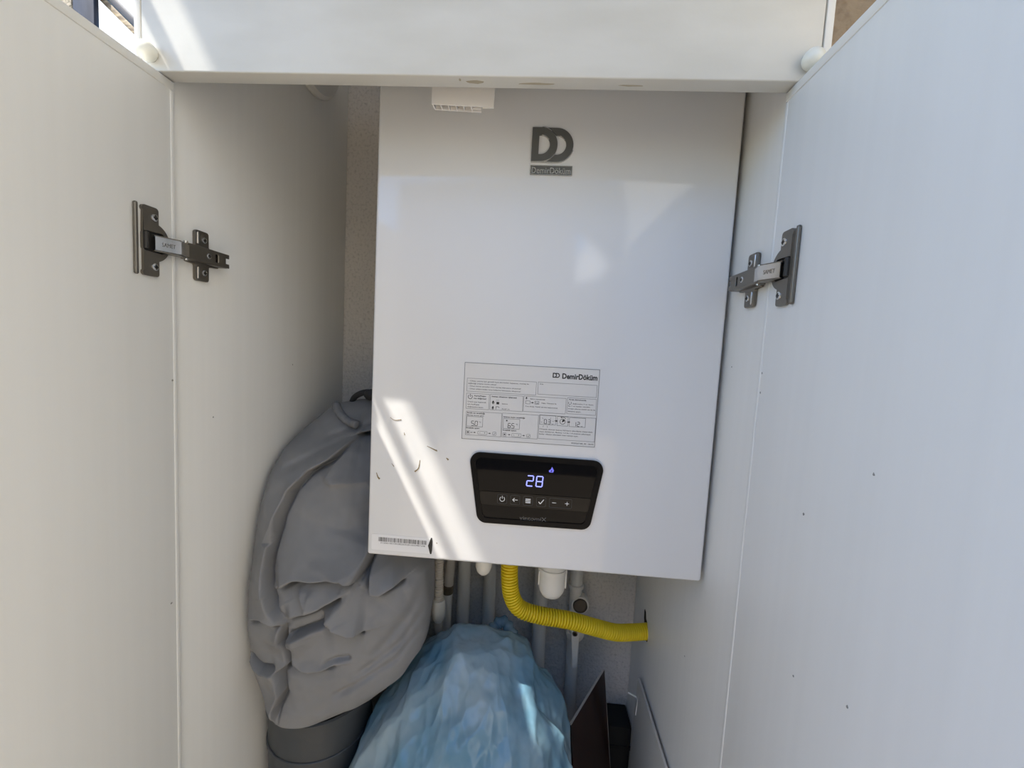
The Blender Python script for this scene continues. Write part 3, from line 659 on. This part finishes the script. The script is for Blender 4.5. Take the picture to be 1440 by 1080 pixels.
# ================================================================== GREY FABRIC BAG
def crease_field(X, Z, spec):
    """sum of fold profiles along polylines in the (x,z) plane of the bag"""
    out = np.zeros_like(X)
    for pts, mode, A, side, lh, ll, w in spec:
        best = np.full(X.shape, 1e9); sg = np.zeros_like(X); fade = np.ones_like(X)
        P = np.array(pts); seg = np.linalg.norm(np.diff(P, axis=0), axis=1); tot = seg.sum(); acc = 0
        for i in range(len(P)-1):
            a, b_ = P[i], P[i+1]; d = b_-a; L2 = d@d
            t = np.clip(((X-a[0])*d[0]+(Z-a[1])*d[1])/L2, 0, 1)
            qx = X-(a[0]+t*d[0]); qz = Z-(a[1]+t*d[1]); dist = np.hypot(qx, qz)
            s = np.sign(d[0]*(Z-a[1])-d[1]*(X-a[0])); m_ = dist < best
            best = np.where(m_, dist, best); sg = np.where(m_, s, sg)
            al = (acc+t*seg[i])/tot; fade = np.where(m_, np.clip(np.minimum(al, 1-al)*7+.12, 0, 1), fade); acc += seg[i]
        if mode == 'step':
            s = best*sg*side; k = .5*(1+np.tanh(s/w))
            out += A*fade*(k*np.exp(-best/lh)-.6*(1-k)*np.exp(-best/ll)-.75*np.exp(-((s+.0030)/.0026)**2))
        elif mode == 'ridge': out += A*fade*np.exp(-best/lh)
        else: out -= A*fade*np.exp(-(best/lh)**2)
    return out
def nz(X, Y, Z, sc, off=0.0):
    return np.array([noise.noise(Vector((x*sc+off, y*sc, z*sc))) for x, y, z in zip(X.ravel(), Y.ravel(), Z.ravel())]).reshape(X.shape)

GL = [(0.085, .265, -.3330), (0.051, 0.26, -0.3405), (0.0371, 0.25, -0.3505), (0.0100, 0.232, -0.3799), (0.0068, 0.19, -0.4007), (0.0064, 0.165, -0.4282), (0.0060, 0.15, -0.4649), (0.0058, 0.143, -0.5033), (0.0069, 0.127, -0.5568), (0.0069, 0.12, -0.6036), (0.0092, 0.118, -0.6532), (0.0175, 0.115, -0.681), (0.0303, 0.108, -0.7049), (0.0455, 0.1, -0.7271), (0.0547, 0.095, -0.7418), (0.0660, 0.092, -0.7470)]
GR = [(.130, .265, -.3330), (.158, .26, -.3420), (.166, .25, -.37), (.168, .22, -.43), (.168, .20, -.49), (.200, .185, -.520), (0.2328, 0.172, -0.5493), (.2362, .171, -.585), (0.2363, 0.17, -0.6134), (0.2345, 0.165, -0.6428), (0.2305, 0.16, -0.6667), (0.2081, 0.145, -0.6953), (0.1735, 0.13, -0.7184), (0.1401, 0.115, -0.73), (0.1083, 0.1, -0.7400), (0.0800, 0.092, -0.7470)]
def tab(T, z): A = np.array(T)[::-1]; return np.interp(z, A[:, 2], A[:, 0]), np.interp(z, A[:, 2], A[:, 1])
NZ, NC = 360, 400
zz = -.3330+(-.7470+.3330)*(np.linspace(0, 1, NZ))
xl, yl = tab(GL, zz); xr, yr = tab(GR, zz)
def smooth1(a, n=3):
    for _ in range(n): a = np.concatenate([a[:1], (a[:-2]+2*a[1:-1]+a[2:])/4, a[-1:]])
    return a
xl, xr, yl, yr = smooth1(xl, 6), smooth1(xr, 6), smooth1(yl, 8), smooth1(yr, 8)
hdf = smooth1(np.interp(-zz, [.333, .345, .37, .43, .50, .56, .62, .68, .72, .740, .747], [.004, .018, .035, .058, .066, .066, .060, .050, .036, .018, .004]), 4)
hdb = np.interp(-zz, [.333, .36, .43, .5, .6, .68, .72, .747], [.004, .03, .06, .08, .075, .05, .03, .004])
th = np.linspace(0, 2*np.pi, NC, endpoint=False)
c, s = np.cos(th), np.sin(th); cx = np.sign(c)*np.abs(c)**.85; sy = np.sign(s)*np.abs(s)**.75
X = ((xl+xr)/2)[:, None]+((xr-xl)/2)[:, None]*cx[None]
u = np.clip((X-xl[:, None])/(xr-xl)[:, None], 0, 1)
Yc = yl[:, None]*(1-u)+yr[:, None]*u
Y = Yc-np.where(sy > 0, hdf[:, None]*sy[None], hdb[:, None]*sy[None])
Zg = np.repeat(zz[:, None], NC, 1)
spec = [
 ([(0.111, -0.3767), (0.0904, -0.4046), (0.0684, -0.4187), (0.054, -0.4409), (0.0465, -0.4706), (0.0441, -0.5299), (0.0473, -0.5495), (0.0576, -0.5788), (0.0720, -0.5920)], 'step', .0085, -1, .016, .020, .0013),
 ([(0.0760, -0.5920), (0.0690, -0.5999), (0.0670, -0.6225), (0.0759, -0.6314), (0.0781, -0.6506), (0.0629, -0.662), (0.0689, -0.6909), (0.0600, -0.7119), (0.0590, -0.736)], 'step', .0070, -1, .012, .015, .0013),
 ([(0.0767, -0.5880), (0.1156, -0.5748), (0.1385, -0.5613)], 'step', .0070, 1, .016, .016, .0016),
 ([(0.1061, -0.3773), (0.1600, -0.3650)], 'step', .0090, 1, .020, .028, .0014),
 ([(0.111, -0.3767), (0.0985, -.405), (0.0908, -0.4324)], 'ridge', .0060, 1, .010, .01, .001),
 ([(0.0908, -0.4324), (0.1150, -.4325), (0.1408, -0.4340), (0.1527, -0.4479), (.158, -.470)], 'ridge', .0055, 1, .012, .01, .001),
 ([(0.0615, -0.5521), (0.0842, -0.5386), (0.1107, -0.5391), (0.1427, -0.5363), (0.1532, -0.5458)], 'step', .0110, 1, .022, .020, .0016),
 ([(0.1689, -0.5037), (0.1551, -0.5457)], 'step', .0110, -1, .025, .016, .0014),
 ([(0.0872, -0.5489), (0.1025, -0.5741), (0.1022, -0.5533)], 'ridge', .0045, 1, .005, .01, .001),
 ([(0.1184, -0.5855), (0.1334, -0.5992), (0.1511, -0.6089), (0.1677, -0.6082)], 'step', .0110, 1, .022, .014, .0015),
 ([(0.1664, -0.5297), (0.1744, -0.5571), (0.1864, -0.5616), (0.2098, -0.5501)], 'step', .0100, 1, .018, .016, .0020),
 ([(0.0769, -0.6162), (0.1029, -0.605), (0.1241, -0.5982)], 'step', .0060, -1, .020, .012, .0016),
 ([(0.0722, -0.6138), (0.0800, -0.6453), (0.0900, -.6520), (0.1055, -0.6566), (0.1326, -0.6547)], 'step', .0085, 1, .016, .014, .0014),
 ([(0.1222, -0.6481), (0.1519, -0.6451)], 'groove', .0035, 1, .0035, .01, .001),
 ([(0.1553, -0.6751), (0.211, -0.6349), (0.2352, -0.5977)], 'groove', .0028, 1, .0050, .01, .001),
 ([(0.1265, -0.700), (0.2022, -0.6604), (0.2303, -0.6274)], 'groove', .0026, 1, .0045, .01, .001),
 ([(0.1738, -0.6534), (0.2185, -0.5993), (0.2309, -0.5689)], 'groove', .0030, 1, .0065, .01, .001),
 ([(0.020, -.600), (0.045, -.590), (0.070, -.596)], 'step', .0060, 1, .012, .010, .0015),
 ([(0.015, -.655), (0.040, -.664), (0.062, -.660)], 'step', .0060, -1, .010, .012, .0015),
 ([(0.030, -.420), (0.070, -.395), (0.100, -.380)], 'groove', .0035, 1, .0060, .01, .001),
 ([(0.060, -.385), (0.095, -.370), (0.130, -.362)], 'groove', .0035, 1, .0045, .01, .001),
 ([(0.175, -.510), (0.205, -.535), (0.222, -.560)], 'groove', .0040, 1, .0080, .01, .001),
]
fw = np.clip(sy, 0, 1)[None]**.6
disp = crease_field(X, Zg, spec)
gath = np.clip((Zg+.352)/.02, 0, 1)
disp = np.clip(1.8*disp, -.036, .026)+.0030*nz(X, Y, Zg, 26)+.0016*nz(X, Y, Zg, 70, 9)
edge_in = np.clip(np.minimum(u, 1-u)/.06, 0, 1)
end_in = np.clip(np.minimum(np.arange(NZ), np.arange(NZ)[::-1])/20, 0, 1)[:, None]
Y = Y-disp*fw*end_in
X = X+.0022*nz(X, Y, Zg, 34, 31)*end_in*(1-edge_in)
Y = np.where(Zg > BZ-.004, np.maximum(Y, .09), Y)
X = np.maximum(X, .0022)
mb = MB()
mb.v = [(float(a), float(b_), float(q)) for a, b_, q in zip(X.ravel(), Y.ravel(), Zg.ravel())]
mb.f = [(i*NC+k, i*NC+(k+1) % NC, (i+1)*NC+(k+1) % NC, (i+1)*NC+k) for i in range(NZ-1) for k in range(NC)]+[tuple(range(NC-1, -1, -1)), tuple((NZ-1)*NC+k for k in range(NC))]
gb = thing('fabric_bag', 'crumpled grey fabric bag wedged between the left panel and the boiler', 'bag', (.11, .15, -.747))
mb.build('bag_cloth', 'fabric_grey', gb, smooth=True, angle=180)
# gathered hem with drawstring at the neck
hemp = [(.0520, .245, -.3430), (.0660, .228, -.3520), (.0850, .212, -.3600), (.1050, .204, -.3640)]
pp = spline(hemp, 24); mb = MB(); mb.tube(pp, [.0052+.0016*math.sin(i*1.9) for i in range(len(pp))], 12); mb.build('gathered_hem', 'fabric_grey', gb, smooth=True, angle=180)
MB().tube(spline([(.070, .262, -.3400), (.078, .256, -.3290), (.0920, .252, -.3215), (.1080, .250, -.3200), (.1180, .250, -.3300), (.135, .25, -.336), (.165, .25, -.352)], 8), .0048, 10).build('drawstring', 'strap_black', gb, smooth=True, angle=180)
MB().lathe([(.004, -.010), (.008, -.006), (.0095, .0), (.007, .007), (.003, .010)], (.1080, .246, -.3230), 'x', 14).build('drawstring_knot', 'strap_black', gb, smooth=True, angle=180)

# ================================================================== BIN UNDER THE GREY BAG
bn = thing('plastic_bin', 'dark grey plastic bin under the grey bag', 'bin', (.0755, .170, -1.30))
MB().lathe([(.062, .0), (.0715, .545), (.0740, .547), (.0745, .556), (.0720, .558), (.0700, .556), (.0690, .545), (.060, .01)], (.0755, .170, -1.310), 'z', 56).build('bin_body', 'bin_grey', bn, smooth=True)
MB().lathe([(.0717, -.002), (.0728, -.001), (.0728, .003), (.0717, .004)], (.0755, .170, -.812), 'z', 56).build('bin_rib', 'bin_grey', bn, smooth=True)
mb = MB(); pr = random.Random(3); n = 26
vs_ = [(.0755, .170, -.775)]
for j, (rr_, zz_) in enumerate(((.025, -.772), (.048, -.780), (.064, -.790))):
    for k in range(n): a = 2*math.pi*k/n; q = pr.uniform(-.007, .007); vs_.append((.0755+rr_*math.cos(a), .170+rr_*math.sin(a), zz_+q))
fs_ = [(0, 1+k, 1+(k+1) % n) for k in range(n)]+[(1+j*n+k, 1+j*n+(k+1) % n, 1+(j+1)*n+(k+1) % n, 1+(j+1)*n+k) for j in range(2) for k in range(n)]
low = [(p[0], p[1], -.86) for p in vs_[-n:]]; b0 = len(vs_); vs_ += low
fs_ += [(1+2*n+k, 1+2*n+(k+1) % n, b0+(k+1) % n, b0+k) for k in range(n)]+[tuple(b0+k for k in range(n))]
tag(mb.add(vs_, fs_).build('plastic_liner', 'bag_black', None), 'crumpled black plastic inside the dark grey bin', 'bag')

# ================================================================== BLUE PLASTIC BAG
NU, NV = 420, 230
EC = np.array([.3017, .165, -.8788]); ES = np.array([.1594, .160, .2218])
th = np.linspace(0, 2*np.pi, NU, endpoint=False)[None]; ph = np.linspace(-1.15, np.pi/2-.012, NV)[:, None]
cp = np.abs(np.cos(ph))**.9646
lowf = np.clip(-ph/1.15, 0, 1)
cp = np.where(ph < 0, 1-.10*lowf, cp)
sgp = lambda v: np.sign(v)*np.abs(v)**.92
X = EC[0]+ES[0]*cp*sgp(np.cos(th)); Yb = EC[1]+ES[1]*cp*sgp(np.sin(th))
Zb = np.where(ph >= 0, EC[2]+ES[2]*np.sin(ph), EC[2]-(EC[2]+1.295)*lowf)+0*th
Zb = np.where(Zb > -.86, Zb-.34*np.clip(.215-Yb, 0, .2)*np.clip((Zb+.86)/.1, 0, 1), Zb)
X = X-.060*np.clip(-.74-Zb, 0, .15)*np.clip((EC[0]-X)/.15, 0, 1)*2.0
X = X+.013*np.clip((X-EC[0])/.10, 0, 1)
nx, ny, nzv = (X-EC[0])/ES[0]**2, (Yb-EC[1])/ES[1]**2, np.where(Zb > EC[2], (Zb-EC[2])/ES[2]**2, 0)
nl = np.sqrt(nx**2+ny**2+nzv**2); nx, ny, nzv = nx/nl, ny/nl, nzv/nl
BC = [([(0.329, 0.135, -0.664), (0.36, 0.118, -0.683), (0.382, 0.116, -0.699)], .0050, .006), ([(0.382, 0.116, -0.699), (0.405, 0.136, -0.714), (0.421, 0.134, -0.737), (0.431, 0.131, -0.759), (0.443, 0.133, -0.786)], .0075, .006),
      ([(0.313, 0.121, -0.666), (0.311, 0.081, -0.691), (0.302, 0.065, -0.705)], .0065, .007), ([(0.313, 0.121, -0.666), (0.345, 0.088, -0.694), (0.367, 0.06, -0.737)], .0055, .007),
      ([(0.201, 0.153, -0.708), (0.243, 0.127, -0.68), (0.275, 0.122, -0.668)], .0060, .007), ([(0.278, 0.066, -0.708), (0.256, 0.054, -0.732), (0.244, 0.052, -0.745)], .0060, .004),
      ([(0.27, 0.183, -0.663), (0.325, 0.163, -0.659), (0.377, 0.231, -0.7)], .0045, .007), ([(0.167, 0.107, -0.792), (0.205, 0.086, -0.741), (0.255, 0.084, -0.699), (0.269, 0.099, -0.682)], .0060, .006),
      ([(0.359, 0.134, -0.676), (0.383, 0.159, -0.688), (0.405, 0.162, -0.71)], .0050, .005), ([(0.313, 0.121, -0.666), (0.361, 0.107, -0.689), (0.387, 0.092, -0.721)], .0045, .005),
      ([(0.257, 0.05, -0.737), (0.223, 0.074, -0.733), (0.204, 0.089, -0.739)], .0050, .005), ([(0.329, 0.135, -0.664), (0.29, 0.133, -0.662), (0.274, 0.165, -0.66)], .0040, .006),
      ([(0.41, 0.227, -0.692), (0.421, 0.216, -0.729), (0.443, 0.194, -0.778)], .0050, .005)]
dsp = np.zeros_like(X); Pt = np.stack([X, Yb, Zb], -1)
for pts, A, w in BC:
    best = np.full(X.shape, 1e9)
    for i in range(len(pts)-1):
        a, b_ = np.array(pts[i]), np.array(pts[i+1]); d = b_-a; t = np.clip(((Pt-a)@d)/(d@d), 0, 1)
        best = np.minimum(best, np.linalg.norm(Pt-(a+t[..., None]*d), axis=-1))
    dsp += 1.3*A*np.exp(-best/(.6*w))
fl_ = lambda sc, off, ax: np.array([noise.noise(Vector((x*sc*ax[0]+off, y*sc*ax[1], z*sc*ax[2]+off))) for x, y, z in zip(X.ravel(), Yb.ravel(), Zb.ravel())]).reshape(X.shape)
def vor(sc, off, ax, warp=.0):
    out_ = np.empty(X.size)
    for i_, (x, y, z) in enumerate(zip(X.ravel(), Yb.ravel(), Zb.ravel())):
        p = Vector((x*sc*ax[0]+off, y*sc*ax[1], z*sc*ax[2]+off))
        if warp: p += warp*noise.noise_vector(p*.8)
        d_ = noise.voronoi(p)[0]; out_[i_] = d_[0]
    return out_.reshape(X.shape)
dsp += .0040*fl_(7, 5, (1, 1, .8))+.0150*(vor(8, 3, (1.25, 1, .75), .25)-.45)+.0125*(vor(17, 7, (1.3, 1, .6), .3)-.45)+.0060*(vor(36, 1, (1.4, 1, .6), .35)-.45)+.0005*fl_(140, 2, (1, 1, .6))
# front layer ends in a free edge; behind it the film sinks back
side = np.clip((X-.385)/.02, 0, 1)*np.clip((Yb-.128)/.012, 0, 1)
dsp -= .012*side
dsp -= .004
X, Yb, Zb = X+nx*dsp, Yb+ny*dsp, Zb+nzv*dsp
Yb = np.clip(Yb, .004, .333)
bdx, bdy = X-.0755, Yb-.170; bdr = np.sqrt(bdx**2+bdy**2); bk = np.where((bdr < .0775) & (Zb < -.735), .0775/np.maximum(bdr, 1e-4), 1.0)
X, Yb = .0755+bdx*bk, .170+bdy*bk
X = np.minimum(X, .449+.07*np.clip(-.80-Zb, 0, 1))
mb = MB(); mb.v = [(float(a), float(b_), float(q)) for a, b_, q in zip(X.ravel(), Yb.ravel(), Zb.ravel())]
mb.f = [(i*NU+k, i*NU+(k+1) % NU, (i+1)*NU+(k+1) % NU, (i+1)*NU+k) for i in range(NV-1) for k in range(NU)]+[tuple(range(NU-1, -1, -1)), tuple((NV-1)*NU+k for k in range(NU))]
bb_ = thing('plastic_bag', 'full translucent blue plastic bag at the bottom of the cabinet', 'bag', (.30, .165, -1.30))
mb.build('bag_film', 'blue_film', bb_, smooth=True, angle=180)
# loose twisted tip behind
mb = MB(); mb.tube(spline([(.312, .262, -.725), (.322, .276, -.711), (.336, .281, -.704), (.350, .278, -.718), (.362, .268, -.740)], 6), [.007+.004*math.sin(i*.9)**2 for i in range(25)], 10)
mb.build('tied_end', 'blue_film', bb_, smooth=True, angle=180)

# ================================================================== BOARDS AND BOX IN THE RIGHT CORNER
br = thing('brown_board', 'dark brown glossy board with a pointed corner leaning beside the blue bag', 'board', (.50, .23, -1.30))
A_ = Vector((.5164, .300, -.7883)); B_ = Vector((.4520, .200, -.8058)); Dd = Vector((.5347, .280, -.9513))
nrm = (B_-A_).cross(Dd-A_).normalized(); nrm = nrm if nrm.y < 0 else -nrm
pt_ = lambda a, q: A_+a*(B_-A_)+q*(Dd-A_)
poly = [A_, B_, pt_(1.0, 3.02), pt_(.55, 3.07), Dd]
th_ = .003
N_ = len(poly)
MB().add([tuple(p) for p in poly]+[tuple(p-nrm*th_) for p in poly], [tuple(range(N_)), tuple(range(2*N_-1, N_-1, -1))]+[(i, i+N_, (i+1) % N_+N_, (i+1) % N_) for i in range(N_)]).build('board_panel', 'board_brown', br)
for a, b_ in ((poly[0], poly[1]), (poly[0], poly[4])):
    mb = MB(); ctr = sum(poly, Vector())/N_; o_ = -(((ctr-a)-(ctr-a).project(b_-a)).normalized())*.0008
    v4 = [a, b_, b_+o_, a+o_]; n0 = [p+nrm*.0002 for p in v4]; n1 = [p-nrm*(th_+.0002) for p in v4]
    mb.add([tuple(p) for p in n0+n1], [(0, 1, 2, 3), (7, 6, 5, 4), (0, 4, 5, 1), (1, 5, 6, 2), (2, 6, 7, 3), (3, 7, 4, 0)])
    mb.build('edge_band', 'board_edge', br)
wb_ = thing('leaning_board', 'thin off-white board leaning against the right panel under the hose', 'board', (W-.02, .2, -1.30))
xa, xb = W-.0035, W-.016
MB().add([(xa-.004, .292, -.7900), (xa-.004, .06, -.7900), (xb-.004, .06, -1.30), (xb-.004, .292, -1.30), (xa, .292, -.7900), (xa, .06, -.7900), (xb, .06, -1.30), (xb, .292, -1.30)],
         [(0, 1, 2, 3), (7, 6, 5, 4), (0, 4, 5, 1), (1, 5, 6, 2), (2, 6, 7, 3), (3, 7, 4, 0)]).build('board_panel', 'white_board', wb_, bevel=.0006)
MB().tube([(W-.0205, .296, -.8230), (W-.0080, .2885, -.8235), (W-.0060, .272, -.8245)], .0013, 8).build('wire_hook', 'pvc_white', wb_, smooth=True)
MB().tube([(W-.0070, .2790, -.8060), (W-.0100, .2790, -.8480)], .0008, 8).build('wire_hook', 'pvc_white', wb_, smooth=True)
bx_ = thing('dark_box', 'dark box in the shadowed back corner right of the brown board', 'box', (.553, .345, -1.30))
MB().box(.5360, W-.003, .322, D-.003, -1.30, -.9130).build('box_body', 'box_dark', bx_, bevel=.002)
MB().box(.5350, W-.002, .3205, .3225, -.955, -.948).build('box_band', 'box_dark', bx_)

# ================================================================== OUTSIDE, LEFT OF THE CABINET
t = thing('steel_post', 'slate blue steel post outside beyond the left door', 'post', (-.968, .80, -1.30))
MB().box(-1.0090, -.9450, .80, .815, -1.30, 1.6).build('post_shaft', 'post_blue', t, bevel=.002)
MB().box(-1.03, -.92, .77, .845, -1.30, -1.285).build('base_plate', 'post_blue', t, bevel=.002)
tag(MB().box(-1.75, -1.030, .815, .845, -1.30, 1.5).build('stone_pier', 'stone', None, bevel=.004), 'rough stone pier behind the slate blue post', 'pier')
def slanted(name, mat_, label, cat, x0, z0, x1, z1, w, y0, y1):
    p = Vector((x0, z0)); q = Vector((x1, z1)); d = (q-p).normalized(); n = Vector((-d.y, d.x))*w/2
    return tag(MB().prism([tuple(p+n), tuple(q+n), tuple(q-n), tuple(p-n)], y0, y1).build(name, mat_, None, bevel=.002), label, cat)
slanted('wooden_rafter', 'wood', 'weathered wooden rafter sloping down outside on the left', 'beam', -.98, .7346, -.60, .3943, .015, .820, .850)
slanted('metal_rail', 'rail_grey', 'dark grey metal rail sloping above the wooden rafter', 'rail', -.98, .7598, -.60, .4195, .0185, .818, .826)
# unseen bar added under the roof to break the sunlight into streaks
t = thing('sun_streak_bar', 'slim grey bar added out of view to split the sunlight', 'rail', (-.214, -.4, .45))
MB().box(-.2197, -.2058, -.52, D, .448, .452).build('streak_bar', 'rail_grey', t, bevel=.001)
for y in (-.515, .20):
    MB().box(-.2145, -.2105, y, y+.004, .451, 1.2).build('hanger', 'rail_grey', t)
